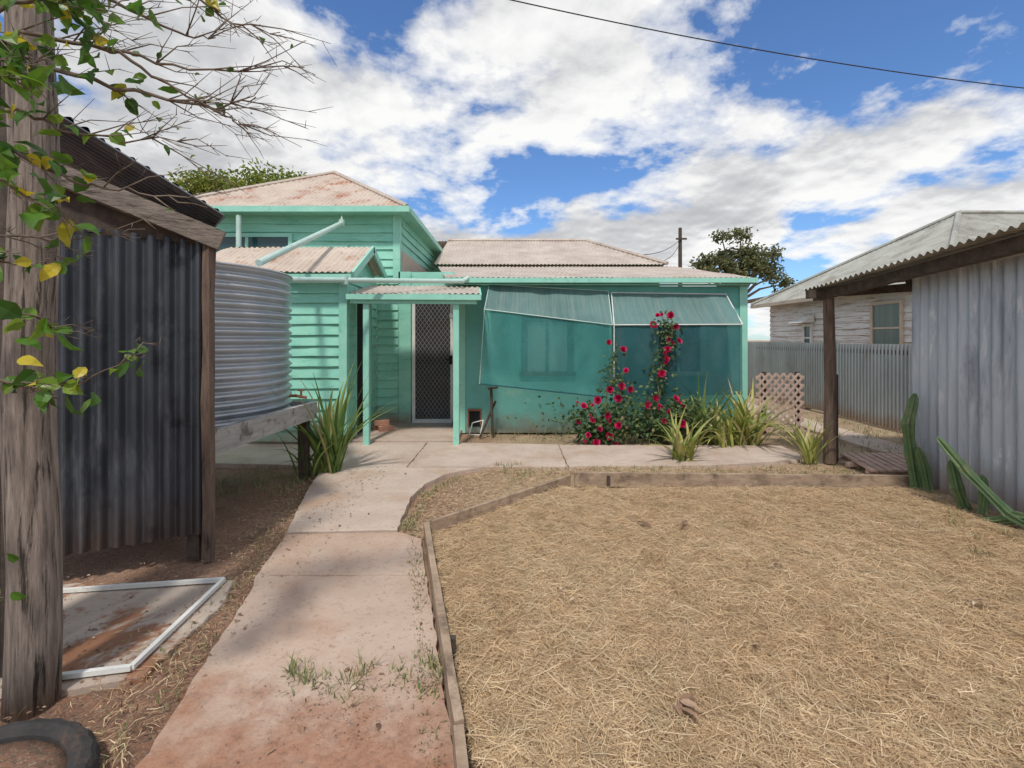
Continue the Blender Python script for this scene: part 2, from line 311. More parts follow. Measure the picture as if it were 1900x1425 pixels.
def inbed(x,y):
    if y>4.52 or x>3.86: return False
    if y<1.64: lx=-.18-.4*(y-1.64)*.55+.02
    else: lx=-.18-.43*(y-1.64)/1.81
    if y>3.45: lx=-.61+(y-3.45)*(1.18/1.22)
    return x>lx+.04
def bedpt():
    while True:
        y=.5+4.1*random.random()**1.3; x=R(-.7,3.9)
        if abs(x)>y*1.2+.25: continue
        if inbed(x,y): return x,y
def bz(x,y): return .016+.010*math.sin(x*3.1+y)*math.sin(y*2.7)+.008*math.sin(x*9+2*math.sin(y*6))*math.sin(y*8+x*3)+.004*math.sin(x*23)*math.sin(y*19)
mb=MB(); gx=np.arange(-.72,3.92,.045); gy=np.arange(.3,4.56,.045); idx={}
for j,y in enumerate(gy):
    for i,x in enumerate(gx):
        idx[(i,j)]=len(mb.v); mb.v.append((x,y,bz(x,y)))
for j in range(len(gy)-1):
    for i in range(len(gx)-1):
        if inbed(gx[i]+.02,gy[j]+.02): mb.f.append((idx[i,j],idx[i+1,j],idx[i+1,j+1],idx[i,j+1])); mb.mi.append(0)
cl_=[bedpt() for _ in range(260)]
def clump():
    while True:
        c=random.choice(cl_); x,y=c[0]+random.gauss(0,.09),c[1]+random.gauss(0,.09)
        if inbed(x,y): return x,y
v=np.concatenate([blades_np(135000,bedpt,bz,L=(.02,.09),W=(.0005,.0014),tilt=.11,zr=.018),
  blades_np(16000,bedpt,bz,L=(.08,.20),W=(.0007,.0015),tilt=.07,zr=.022),
  blades_np(28000,clump,lambda x,y:bz(x,y)+.006,L=(.03,.13),W=(.0006,.0014),tilt=.18,zr=.022)])
o0=len(mb.v); mb.v.extend(map(tuple,v.tolist()))
for i in range(len(v)//6):
    b=o0+i*6; mb.f.append((b,b+1,b+3,b+2)); mb.f.append((b+2,b+3,b+5,b+4)); mb.mi+= [1,1]
o=mb.obj('straw_mulch',[m_strawbase,m_straw]); o['kind']='stuff'
def strip():
    while True:
        r=random.random()
        if r<.95:
            x=R(-.95,3.6); y=R(3.4,5.3)
            if inbed(x,y) : continue
            if y<4.6 and x>.5 and x>(y-3.45)*.97-.5: continue
            if x<-.82 and random.random()<.95: continue
            if y>4.5 and x<-.80+(y-4.5)*.75: continue
            return x,y
        y=R(1.4,4.8); return -1.25-.17*(y-1.5)-abs(random.gauss(0,.2)),y
v=blades_np(12500,strip,lambda x,y:-.004,L=(.02,.08),W=(.0007,.0017),tilt=.15); mb=MB(); mb.v=list(map(tuple,v.tolist()))
for i in range(len(v)//6):
    b=i*6; mb.f.append((b,b+1,b+3,b+2)); mb.f.append((b+2,b+3,b+5,b+4)); mb.mi+=[0,0]
o=mb.obj('dry_grass_cover',m_straw); o['kind']='stuff'
mb=MB()
def litpt():
    r=random.random()
    if r<.62: return R(-3,-1.25), R(1.5,5.3)
    if r<.72:
        y=R(1.5,3.6); return -.26-.43*(y-1.64)/1.81-abs(random.gauss(0,.04)),y
    if r<.82: return -.60+random.gauss(0,.17),1.82+random.gauss(0,.12)
    return R(-1.2,3.6),R(1.4,6.4)
for i in range(4600):
    x,y=litpt(); a=R(0,6.28); s=random.choice([.005,.007,.010]) if x>-1.25 else random.choice([.008,.012,.02])
    if i<60: s=R(.025,.045)
    z=.03
    if inbed(x,y):
        if random.random()<.4: continue
        z=.045; s=max(s,.012)
    elif y<3.4: z=.021
    if x<-1.65: z=.016
    mb.leaf((x,y,z+R(0,.004)),(math.cos(a),math.sin(a),R(-.1,.2)),(R(-.4,.4),R(-.4,.4),1),s,s*R(.25,.6),.15,.2)
for (x,y,s) in((.62,1.78,.09),(1.05,2.15,.04),(.25,2.6,.04),(1.6,2.9,.05),(2.4,2.5,.05),(1.3,3.6,.12),(1.0,3.5,.12)):
    for k in range(5 if s<.1 else 1): a=R(0,6.28); mb.leaf((x+R(-.02,.02),y+R(-.02,.02),.05+k*.004),(math.cos(a),math.sin(a),.1),(R(-.3,.3),R(-.3,.3),1),s*R(.6,1)*(1 if s<.1 else 1.8),s*.35,.2,.2)
o=mb.obj('leaf_litter',m_litter); o['kind']='stuff'
mb=MB()
def tuft(x,y,n,h,z=0,sp=.04):
    for i in range(n): mb.blade((x+R(-sp,sp),y+R(-sp,sp),z),R(0,6.28),h*R(.4,1.1),R(.05,.5),R(.1,1.2),R(.003,.006),4)
tl=[(-.62,2.02),(-.66,1.98),(-.35,2.05),(-.30,2.0),(-.9,2.0),(-.8,1.95),(-.86,1.97),(3.3,3.6),(3.2,3.35),(3.45,3.8),(3.0,3.1),(3.5,3.4),(3.55,3.1),(-.15,5.3),(-.05,5.25),(.05,5.3)]
for x,y in tl: tuft(x,y,20,.09,.01)
for i in range(30): tuft(R(-.95,-.3),R(1.85,2.05),5,.05,.015)
for i in range(90): y=R(1.5,5.2); tuft(-1.28-.16*(y-1.6)-R(0,.18)-(0 if y<3.4 else .1),y,5,.05)
for i in range(90): y=R(3.5,4.9); tuft(-.82+R(0,.12)+max(0,y-4.4)*.5,y,5,.05)
for i in range(220): tuft(R(-.1,3.6),R(4.75,5.28),6,.055)
for i in range(130): tuft(R(-.6,3.5),R(6.45,7.2),6,.09)
for i in range(400): tuft(R(3.7,5.8),R(5,9.5),6,.09)
for i in range(60): y=R(1.5,3.3); tuft(-.22-.43*(y-1.64)/1.81-.05,y,4,.03,.015)
for i in range(90): tuft(R(-3,-1.8),R(1.5,1.95),5,.05)
for i in range(80): tuft(R(-2.9,-2.0),R(4.3,5.3),6,.08)
o=mb.obj('weeds',m_grass); o['kind']='stuff'
# ---------------------------------------------------------------- GARDEN EDGING
e=thing('garden_edging',(-.61,3.45,0),'low weathered timber border around straw mulched garden bed','garden edging')
E=[(-.02,.8),(-.18,1.64),(-.61,3.45),(.57,4.67),(3.8,4.60)]
for i in range(4):
    mb=MB(); a=V((*E[i],.045)); b=V((*E[i+1],.045))
    if i==1: mb.beam(a+V((0,.01,0)),b,.036,.12,seg=12,jit=.002)
    elif i==0: mb.beam(a,b-V((0,.01,0)),.036,.12,seg=5,jit=.002)
    elif i==3: mb.beam(a+V((.03,0,.012)),b,.045,.13,seg=14,jit=.002)
    else: mb.beam(a+V((.03,.03,0)),b-V((.02,.02,0)),.035,.11,seg=8,jit=.0015)
    mb.obj('board',m_edge,e)
for x,y in((-.262,2.12),(.92,4.63)): MB().box((x-.015,y-.015,-.05),(x+.015,y+.015,.10)).obj('peg',m_darkwood,e)
# ---------------------------------------------------------------- HOUSE
H=thing('house',(0,8,0),'mint green weatherboard cottage with faded rusty corrugated roof','house')
YW=7.28
mb=MB(); mb.box((-.76,YW,0),(3.50,YW+.08,2.2)); mb.box((-.76,YW+.08,0),(-.70,7.9,2.2)); mb.box((3.42,YW+.08,0),(3.50,12,2.2)); mb.obj('wall',m_wall,H)
for x in(.45,1.65,2.85): MB().box((x,YW-.006,.1),(x+.03,YW-.0005,2.2)).obj('cover_strip',m_wall,H)
MB().box((3.41,YW-.025,0),(3.525,YW-.001,2.2)).obj('corner_board',m_trim,H); MB().box((-.785,YW-.02,0),(-.70,YW-.001,2.2)).obj('corner_board',m_trim,H)
mb=MB(); boards(mb,(-2.2,7.9),(-1.85,7.9),.05,2.5,(0,-1)); boards(mb,(-.93,7.9),(-.76,7.9),.05,2.4,(0,-1)); 
mb.box((-1.84,7.86,.05),(-1.64,7.94,2.5)); mb.box((-2.2,7.905,0),(-1.6,7.98,2.5)); mb.box((-.94,7.905,0),(-.76,7.98,2.4)); mb.box((-1.64,7.9,2.08),(-.94,7.98,2.5)); mb.obj('porch_wall',m_board,H)
mb=MB(); X0,X1=-1.62,-.95
mb.box((X0,7.86,.05),(X0+.05,7.9,2.07)); mb.box((X1-.05,7.86,.05),(X1,7.9,2.07)); mb.box((X0+.05,7.86,2.02),(X1-.05,7.9,2.07)); mb.box((X0+.05,7.86,.05),(X1-.05,7.9,.11))
door=mb.obj('door',m_white,H)
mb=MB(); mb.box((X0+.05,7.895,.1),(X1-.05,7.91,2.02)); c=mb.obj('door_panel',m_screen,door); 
mb=MB()
for an in(.95,-.95):
    for a,b in cliplines(X0+.05,.1,X1-.05,2.02,.055,an): mb.beam((a[0],7.88+(.003 if an>0 else 0),a[1]),(b[0],7.88+(.003 if an>0 else 0),b[1]),.006,.006,up=V((0,1,0)))
mgr=M('grille_grey',(.20,.19,.18),(.30,.29,.28),6,.5,bs=0)
mb.obj('security_grille',mgr,door)
mb=MB(); mb.box((X1-.06,7.83,1.0),(X1-.02,7.858,1.14)); mb.beam((X1-.05,7.82,1.08),(X1-.13,7.82,1.08),.012,.015); mb.obj('handle',m_black,door)
mb=MB(); boards(mb,(-4.9,6.4),(-2.26,6.4),.06,2.28,(0,-1)); mb.box((-4.9,6.405,0),(-2.26,6.46,2.28))
boards(mb,(-2.2,6.47),(-2.2,6.72),.06,2.3,(1,0)); boards(mb,(-2.2,7.52),(-2.2,7.84),.06,2.3,(1,0)); boards(mb,(-2.2,6.72),(-2.2,7.52),2.02,2.3,(1,0))
mb.add([(-2.2,6.35,2.26),(-2.2,7.85,2.38),(-2.2,7.1,2.68)],[(0,1,2)])
mb.obj('lean_to_wall',m_board,H)
MB().box((-2.27,6.355,0),(-2.165,6.46,2.28)).obj('corner_board',m_trim,H)
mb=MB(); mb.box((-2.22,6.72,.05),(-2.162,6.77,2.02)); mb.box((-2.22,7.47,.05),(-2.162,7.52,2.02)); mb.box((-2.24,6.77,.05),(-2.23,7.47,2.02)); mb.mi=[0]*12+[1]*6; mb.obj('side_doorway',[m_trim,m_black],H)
mb=MB(); corr(mb,[(-4.35,6.22,2.27),(-2.02,6.22,2.27),(-2.02,7.1,2.75),(-4.15,7.1,2.75)],(0,1,.5)); corr(mb,[(-4.15,7.1,2.75),(-2.02,7.1,2.75),(-2.02,7.8,2.42),(-4.15,7.8,2.42)],(0,1,-.5)); 
mb.obj('lean_to_roof',m_roof2,H)
mb=MB(); mb.beam((-2.03,6.2,2.22),(-2.03,7.12,2.72),.03,.10); mb.beam((-2.03,7.08,2.72),(-2.03,7.85,2.37),.03,.10); mb.beam((-4.4,6.2,2.2),(-2.05,6.2,2.2),.06,.07); mb.obj('barge_board',m_trim,H)
mb=MB(); corr(mb,[(-2.12,6.28,2.0),(-.42,6.28,1.99),(-.5,7.26,2.2),(-2.12,7.26,2.2)],(0,1,.2)); porch=mb.obj('porch_roof',m_roof,H)
mb=MB(); mb.beam((-2.14,6.27,1.955),(-.40,6.27,1.945),.05,.07); mb.beam((-.41,6.30,1.95),(-.49,7.25,2.16),.03,.07); mb.beam((-2.1,6.32,1.90),(-.46,6.32,1.89),.05,.06); mb.obj('fascia',m_trim,porch)
for x in(-1.905,-.73): MB().beam((x,6.36,.02),(x,6.36,1.875),.075,.075,up=V((0,1,0)),seg=4,jit=.001).obj('post',m_trim,porch)
mb=MB(); mb.tube([(-.78,6.52,1.72),(-.78,6.46,1.72)],[.05,.05],12); mb.tube([(-.78,6.45,1.72),(-.78,6.41,1.715),(-.78,6.38,1.71)],[.055,.05,.02],12); mb.obj('porch_light',m_white,porch,smooth=True)
mb=MB(); corr(mb,[(-.98,7.12,2.31),(3.56,7.12,2.31),(3.40,10.12,2.925),(-1.55,10.12,2.925)],(0,1,.2),rows=5,sag=.01); mb.obj('skillion_roof',m_roof,H)
mb=MB(); mb.beam((-.98,7.09,2.265),(3.58,7.09,2.265),.08,.07); mb.beam((3.57,7.15,2.26),(3.40,10.1,2.87),.03,.09); mb.box((-.76,7.15,2.205),(3.5,7.27,2.225)); mb.obj('gutter',m_trim,H)
er,el=(3.2,-1.62)
mb=MB()
corr(mb,[(el,10,2.95),(er,10,2.95),(1.9,12.3,3.9),(el,12.3,3.9)],(0,1,.4),rows=4,sag=.01)
corr(mb,[(er,10,2.95),(er,14.6,2.95),(1.9,12.3,3.9)],(-1,0,.7)); corr(mb,[(er,14.6,2.95),(-5,14.6,2.95),(-5,12.3,3.9),(1.9,12.3,3.9)],(0,-1,.4))
mr=mb.obj('main_roof',m_roof,H)
mb=MB(); mb.tube([(el,12.3,3.91),(1.9,12.3,3.91)],.05,6); mb.tube([(1.9,12.3,3.91),(er,10,2.97)],.045,6); mb.tube([(1.9,12.3,3.91),(er,14.6,2.97)],.045,6); mb.obj('ridge_cap',m_roof,mr)
mb=MB(); mb.box((-1.6,10.2,0),(3.1,10.25,2.9)); mb.box((3.05,10.25,0),(3.1,14.5,2.9)); mb.obj('main_wall',m_board,H)
ex0,ex1,ey0,ey1,ez=-5.75,-1.66,7.66,14.3,3.49; pk=(-3.62,9.9,4.80); pk2=(-3.62,12.1,4.80)
mb=MB(); boards(mb,(-5.5,7.9),(-1.93,7.9),2.30,3.43,(0,-1)); mb.box((-5.5,7.985,2.2),(-1.86,8.05,3.43)); boards(mb,(-5.5,7.9),(-2.2,7.9),.1,2.3,(0,-1))
boards(mb,(-1.84,8.0),(-1.80,14.2),2.86,3.43,(1,0)); mb.box((-1.92,8.0,0),(-1.86,14.2,3.43)); mb.box((-5.55,7.95,0),(-5.5,14.2,3.43)); mb.obj('upper_wall',m_board,H)
MB().box((-1.93,7.86,2.3),(-1.815,7.98,3.43)).obj('corner_board',m_trim,H)
mb=MB(); mb.box((-1.855,7.99,2.2),(-1.80,13,2.855)); mb.obj('side_panel',m_beige,H)
mb=MB(); corr(mb,[(ex0,ey0,ez),(ex1,ey0,ez),pk],(0,1,.5),rows=4); corr(mb,[(ex1,ey0,ez),(ex1,ey1,ez),pk2,pk],(-1,0,.5),rows=4); corr(mb,[(ex0,ey0,ez),(ex0,ey1,ez),pk2,pk],(1,0,.5)); corr(mb,[(ex0,ey1,ez),(ex1,ey1,ez),pk2],(0,-1,.5))
ur=mb.obj('upper_roof',m_roof2,H)
mb=MB(); mb.tube([pk,pk2],.05,6)
for a,b in((pk,(ex0,ey0,ez)),(pk,(ex1,ey0,ez)),(pk2,(ex1,ey1,ez))): mb.tube([V(a)+V((0,0,.01)),V(b)+V((0,0,.02))],.04,6)
mb.obj('ridge_cap',m_roof,ur)
mb=MB(); mb.beam((ex0,ey0-.04,ez-.045),(ex1+.05,ey0-.04,ez-.045),.09,.09); mb.beam((ex1+.02,ey0+.02,ez-.045),(ex1+.02,ey1,ez-.045),.08,.09)
mb.box((ex0,ey0+.02,ez-.075),(ex1-.03,7.9,ez-.06)); mb.box((-1.85,7.9,ez-.075),(ex1-.03,14.2,ez-.06)); mb.obj('gutter',m_trim,H)
mb=MB(); wx0,wx1,wz0,wz1=-4.95,-3.62,2.3,3.06
mb.box((wx0-.06,7.84,wz1),(wx1+.06,7.9,wz1+.06)); mb.box((wx1,7.84,wz0),(wx1+.06,7.9,wz1)); mb.box((wx0-.06,7.84,wz0),(wx0,7.9,wz1)); mb.box((-4.32,7.85,wz0),(-4.27,7.9,wz1)); wd=mb.obj('window',m_trim,H)
mb=MB(); mb.box((wx0,7.862,wz0),(wx1,7.87,wz1)); mb.obj('glass',m_glass,wd)
for x0,x1 in((.14,.92),(2.1,2.9)):
    mb=MB(); z0,z1=.92,1.74
    for a,b in(((x0,YW-.045,z0),(x0+.09,YW,z1)),((x1-.09,YW-.045,z0),(x1,YW,z1)),((x0+.09,YW-.045,z1-.08),(x1-.09,YW,z1)),((x0-.03,YW-.06,z0-.06),(x1+.03,YW,z0)),((x0+.36,YW-.03,z0),(x0+.41,YW,z1-.08))): mb.box(a,b)
    wd=mb.obj('window',m_darkwood if x0<1 else m_trim,H); mb=MB(); mb.box((x0+.09,YW-.012,z0),(x1-.09,YW-.008,z1-.08)); mb.obj('glass',m_curt if x0<1 else m_glass,wd)
mb=MB(); mb.box((-.66,YW-.03,.33),(-.46,YW-.001,.36)); mb.box((-.66,YW-.03,.12),(-.64,YW-.001,.33)); mb.box((-.48,YW-.03,.12),(-.46,YW-.001,.33)); vt=mb.obj('wall_vent',m_rust,H); mb=MB(); mb.box((-.64,YW-.012,.10),(-.48,YW-.002,.33)); mb.obj('vent_opening',m_black,vt)
def pipe(pts,r=.038,mat=m_pipe,par=H,name='drain_pipe'):
    mb=MB(); mb.tube(pts,r,12); 
    for p in pts[1:-1]: mb.tube([V(p)-V((0,0,.05)),V(p)+V((0,0,.05))],r*1.25,10)
    return mb.obj(name,mat,par)
pipe([P(634,398,7.62),P(634,414,7.62),P(480,488,5.0)],.036)
pipe([P(443,400,7.64),P(443,470,7.6)],.04)
pipe([P(520,519,5.1),P(640,520,5.9),P(860,522,6.95)],.032)
pipe([P(860,521,6.95),P(868,515,7.06)],.03)
# ---------------------------------------------------------------- AWNINGS
def panel(mb,c,nu=20,nv=10,bul=.02,ph=0):
    a,b,d,e_=[V(x) for x in c]; n=(b-a).cross(e_-a).normalized(); vs=[]
    for j in range(nv+1):
        for i in range(nu+1):
            s,t=i/nu,j/nv; p=a.lerp(b,s).lerp(e_.lerp(d,s),t)
            vs.append(p+n*(bul*math.sin(math.pi*s)*math.sin(math.pi*t)+(.016*math.sin(s*19+ph+t*3)+.01*math.sin(s*33+ph*2-t*5))*math.sin(t*3.1)))
    mb.add(vs,[(j*(nu+1)+i,j*(nu+1)+i+1,(j+1)*(nu+1)+i+1,(j+1)*(nu+1)+i) for j in range(nv) for i in range(nu)])
A=thing('window_awning',(.5,6.9,1.1),'sagging translucent teal shade cloth awning on thin frame','awning','shade cloth window awnings')
tl_,tr_=P(908,528,YW-.05),P(1128,540,YW-.05); fl,fr=P(899,574,6.75),P(1136,603,6.7); bl,br=P(890,712,6.85),P(1127,737,6.8)
mb=MB(); panel(mb,(fl,fr,tr_,tl_),bul=-.04); mb.obj('top_cloth',m_clothtop,A,smooth=True)
mb=MB(); panel(mb,(bl,br,fr,fl),bul=.03,ph=2); mb.obj('front_cloth',m_cloth,A,smooth=True)
mb=MB()
for a,b in((fl,fr),(tl_,fl),(tr_,fr),(fl,bl),(tl_,tr_)): mb.tube([a-V((0,.012,0)),b-V((0,.012,0))],.007,6)
mb.tube([fl,P(905,590,YW)],.01,6); mb.obj('frame',m_pipe,A)
mb=MB(); mb.tube([bl,br],.011,6); mb.obj('hem_rod',m_cloth2,A)
A=thing('window_awning',(2.4,6.9,1.1),'dark teal shade cloth awning on pale frame beside climbing rose','awning','shade cloth window awnings')
tl_,tr_=P(1134,543,YW-.05),P(1346,546,YW-.05); fl,fr=P(1139,603,6.7),P(1377,602,6.7); bl,br=P(1139,737,6.8),P(1378,732,6.8)
mb=MB(); panel(mb,(fl,fr,tr_,tl_),bul=-.04,ph=1); mb.obj('top_cloth',m_clothtop,A,smooth=True)
mb=MB(); panel(mb,(bl,br,fr,fl),bul=.03,ph=4); mb.obj('front_cloth',m_cloth2,A,smooth=True)
mb=MB()
for a,b in((fl,fr),(tl_,fl),(tr_,fr),(fl,bl),(tl_,tr_)): mb.tube([a-V((0,.014,0)),b-V((0,.014,0))],.009,6)
mb.obj('frame',m_white,A)
# ---------------------------------------------------------------- NEIGHBOUR HOUSE
NH=thing('neighbouring_house',(11,12,0),'old weatherboard house with peeling white paint and grey corrugated roof','house')
mb=MB(); boards(mb,(8,8.9),(8,15.0),0,2.5,(-1,0),h=.15,lap=.036,wob=.004); boards(mb,(8,8.9),(15,8.9),0,2.5,(0,-1),h=.15); mb.box((8.01,8.95,0),(15,15,2.48)); mb.obj('wall',m_peel,NH)
mb=MB(); q=2.48; a,b,c_,d=(7.6,8.5,q),(7.6,15.4,q),(16,8.5,q),(16,15.4,q); k1,k2=(11.0,11.95,4.5),(15,11.95,4.5)
corr(mb,[a,b,k1],(1,0,.5),rows=3); corr(mb,[a,c_,k2,k1],(0,1,.5)); corr(mb,[b,d,k2,k1],(0,-1,.5)); nr=mb.obj('roof',m_graeroof,NH)
mb=MB()
for s,t in((a,k1),(b,k1),(k1,k2)): mb.tube([V(s)+V((0,0,.02)),V(t)+V((0,0,.02))],.06,6)
mb.obj('ridge_cap',m_graeroof,nr)
mb=MB(); mb.beam((7.62,8.45,2.43),(7.62,15.4,2.43),.1,.09); mb.box((7.68,8.6,2.42),(8.0,15.2,2.44)); mb.obj('gutter',m_beige,NH)
for (y0,y1,z0,z1) in((9.86,10.75,1.1,2.15),(12.85,13.25,1.1,1.75)):
    mb=MB(); f=.07
    for A0,B0 in(((7.93,y0,z0),(8.0,y0+f,z1)),((7.93,y1-f,z0),(8.0,y1,z1)),((7.93,y0,z1),(8.0,y1,z1+f)),((7.9,y0-.04,z0-f),(8.0,y1+.04,z0)),((7.94,y0+f,(z0+z1)/2),(8.0,y1-f,(z0+z1)/2+.04))): mb.box(A0,B0)
    wd=mb.obj('window',m_beige if y0<11 else m_white,NH); mb=MB(); mb.box((7.955,y0+f,z0),(7.965,y1-f,z1)); mb.obj('glass',m_curt2 if y0<11 else m_glass,wd)
    if y0>11:
        mb=MB(); mb.add([(7.95,y0-.1,z1+.3),(7.95,y1+.1,z1+.3),(7.6,y1+.1,z1+.1),(7.6,y0-.1,z1+.1),(7.95,y0-.1,z1+.1),(7.95,y1+.1,z1+.1)],[(0,1,2,3),(0,3,4),(1,5,2),(3,2,5,4)]); mb.obj('window_hood',m_white,wd)
FE=thing('corrugated_fence',(5.9,9,0),'low grey corrugated iron boundary fence beside peeling weatherboard house','fence')
mb=MB(); corr(mb,[(5.92,4.2,.02),(5.9,22,.02),(5.9,22,1.34),(5.92,4.2,1.34)],(0,0,1),jag=.015,rows=1); mb.obj('sheeting',m_fence,FE)
for y in(5,7.4,9.8,12.2,14.6,17): MB().box((5.95,y-.04,0),(6.03,y+.04,1.3)).obj('fence_post',m_darkwood,FE)
MB().beam((5.935,4.2,1.2),(5.92,22,1.2),.02,.07).obj('rail',m_darkwood,FE)
# ---------------------------------------------------------------- CARPORT
CP=thing('open_shed',(3.9,4.5,0),'open lean-to shed clad in galvanised corrugated iron','shed')
mb=MB(); corr(mb,[(3.86,1.0,.02),(3.90,4.72,.02),(3.90,4.72,2.02),(3.86,1.0,2.15)],(0,0,1),pitch=.098,amp=.017,jag=.015,rows=6,sag=.008,sub=10); corr(mb,[(3.92,4.74,.02),(4.5,4.80,.02),(4.5,4.80,2.0),(3.92,4.74,2.0)],(0,0,1)); mb.obj('sheeting',m_galv,CP)
mb=MB(); corr(mb,[(3.42,.9,2.36),(3.42,5.75,1.97),(7.5,5.75,2.35),(7.5,.9,2.75)],(1,0,.1),amp=.014,jag=.03,rows=4); mb.obj('roof',m_graeroof,CP)
mb=MB(); mb.tube([(3.6,5.5,0),(3.61,5.5,.9),(3.59,5.5,1.88)],[.065,.06,.055],10,.06); mb.obj('post',m_brownpost,CP)
mb=MB(); mb.tube([(3.69,5.55,0),(3.69,5.55,1.0)],[.04,.035],8,.05); mb.obj('post',m_darkwood,CP)
MB().beam((3.35,5.5,1.905),(7.4,5.5,2.2),.07,.09,seg=6,jit=.004).obj('roof_beam',m_darkwood,CP); MB().beam((3.62,.9,2.27),(3.58,5.7,1.90),.09,.10,seg=8,jit=.005).obj('roof_beam',m_darkwood,CP); MB().beam((4.0,4.9,1.97),(7.4,4.9,2.25),.06,.08,seg=6,jit=.004).obj('roof_beam',m_darkwood,CP)
# ---------------------------------------------------------------- LEFT SHED
LS=thing('garden_shed',(-2.5,3.2,0),'small dark corrugated iron shed with rough timber frame','shed')
c0=V((-1.93,3.10,0)); dr=V((-.75,-.36,0)).normalized(); bk=V((-.62,.78,0)).normalized()
c1=c0+dr*1.9
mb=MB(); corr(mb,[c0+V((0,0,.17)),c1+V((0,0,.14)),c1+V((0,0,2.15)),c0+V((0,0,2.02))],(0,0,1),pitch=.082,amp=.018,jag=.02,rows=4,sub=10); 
corr(mb,[c0+V((0,0,.1)),c0+bk*1.6+V((0,0,.1)),c0+bk*1.6+V((0,0,2.0)),c0+V((0,0,2.0))],(0,0,1)); mb.obj('wall_sheeting',m_darkiron_shaded,LS)
MB().beam(c0+V((.0,-.015,0)),c0+V((.0,-.015,2.0)),.05,.06,up=V((0,1,0)),seg=6,jit=.005).obj('corner_post',m_brownpost,LS); MB().beam(c0+V((-.10,.03,0)),c0+V((-.10,.03,.3)),.08,.09,up=V((0,1,0)),seg=2,jit=.004).obj('corner_post',m_darkwood,LS)
off=V((.36,-.75,0)).normalized()*.04
MB().beam(c0-dr*.07+off+V((0,0,2.03)),c0+dr*1.3+off+V((0,0,2.55)),.05,.12,seg=8,jit=.005).obj('rafter',m_woodx,LS)
mb=MB(); mb.add([c0+V((0,0,2.0)),c1+V((0,0,2.1)),c1+V((0,0,2.95)),c0+dr*.02+V((0,0,2.1))],[(0,1,2,3)]); mb.obj('gable_infill',m_darkwood,LS)
mb=MB(); a=c0-dr*.1+off*2.5+V((0,0,2.17)); b=c0+dr*1.6+off*2.5+V((0,0,3.18)); corr(mb,[a,b,b+bk*2.2,a+bk*2.2],V(b-a),pitch=.082,amp=.013,jag=.03)
corr(mb,[a+V((0,0,.02))-off,b+V((0,0,.02))-off,b+bk*1.2+V((0,0,.05)),a+bk*1.2+V((0,0,.05))],bk,pitch=.082,amp=.014,jag=.04); mb.obj('roof',m_darkiron_shaded,LS)
# ---------------------------------------------------------------- WATER TANK + STAND
cx,cy,r=-3.08,4.42,.965; mb=MB(); z0,z1=.70,2.0; nz=140; na=72; vs=[];fs=[]
for j in range(nz+1):
    z=z0+(z1-z0)*j/nz; rr=r+.017*math.sin(2*math.pi*(z-z0)/.0745)
    if j in(0,nz): rr=r+.005
    for k in range(na): t=2*math.pi*k/na; vs.append((cx+rr*math.cos(t),cy+rr*math.sin(t),z))
fs=[(j*na+k,j*na+(k+1)%na,(j+1)*na+(k+1)%na,(j+1)*na+k) for j in range(nz) for k in range(na)]
mb.add(vs,fs); WT=thing('water_tank',(cx,cy,z0),'round corrugated galvanised rainwater tank on raised timber stand','water tank'); mb.obj('tank_body',m_tank,WT,smooth=True)
mb=MB(); ring=[(cx+(r+.012)*math.cos(2*math.pi*k/na),cy+(r+.012)*math.sin(2*math.pi*k/na),z1+.004) for k in range(na)]; mb.add(ring+[(cx,cy,z1+.10)],[(k,(k+1)%na,na) for k in range(na)]); mb.tube(ring+[ring[0]],.012,6); mb.obj('lid',m_tank,WT)
mb=MB(); mb.tube([(-2.2,4.62,.86),(-2.08,4.66,.86),(-1.98,4.68,.84)],.014,8); mb.tube([(-2.03,4.67,.86),(-2.03,4.67,.91)],.01,6); mb.tube([(-2.06,4.67,.91),(-2.0,4.67,.91)],.008,6); mb.obj('tap',m_rust,WT)
TS=thing('tank_stand',(-3,4.4,0),'weathered timber stand of bearers and posts holding the water tank','tank stand')
mgt=M('grey_timber',(.26,.26,.25),(.46,.45,.43),8,.85,(2,.6,5),c3=(.15,.13,.11),s3=8,bs=.5)
for a,b,h in(((-2.05,3.25,.70),(-2.03,4.98,.68),.17),((-2.06,5.02,.68),(-4.1,5.2,.68),.16),((-2.09,3.25,.66),(-4.1,3.6,.66),.14)): MB().beam(a,b,.05,h,seg=6,jit=.003).obj('bearer',mgt,TS)
for i in range(8): MB().beam((-2.09,3.45+i*.21,.655),(-4.1,3.45+i*.21,.655),.16,.03).obj('deck_board',mgt,TS)
for x,y in((-2.10,4.9),(-2.6,3.8),(-4.0,4.9),(-4.0,3.8)):
    mb=MB(); mb.beam((x,y,0),(x,y,.60),.085,.085,up=V((0,1,0)),seg=3,jit=.006); mb.obj('leg',m_darkwood,TS)
# ---------------------------------------------------------------- POST
mb=MB(); pts=[(-1.86,1.88,-.05)]+[(-1.86+.012*math.sin(i),1.88,.25*i) for i in range(1,14)]
mb.tube(pts,[.083-.0012*i for i in range(14)],28,.045); o=mb.obj('timber_post',m_woodv,base=(-1.86,1.88,0),smooth=True); tag(o,'rough weathered hardwood post with split grain standing in soil','post')
mb=MB()
for k in range(4): mb.beam((-2.36+k*.105,2.0+R(-.005,.005),0),(-2.36+k*.105,2.0,2.6),.10,.03,up=V((0,1,0)),seg=4,jit=.002)
o=mb.obj('paling_fence',m_darkwood,base=(-2.1,2,0)); tag(o,'dark upright timber palings behind the weathered post','fence')
mb=MB(); n=56; prof=[(.24,-.04),(.32,-.03),(.335,.0),(.338,.03),(.33,.055),(.318,.072),(.295,.08),(.272,.075),(.262,.06),(.258,.02)]
vs=[];tcx,tcy=-1.62,1.38
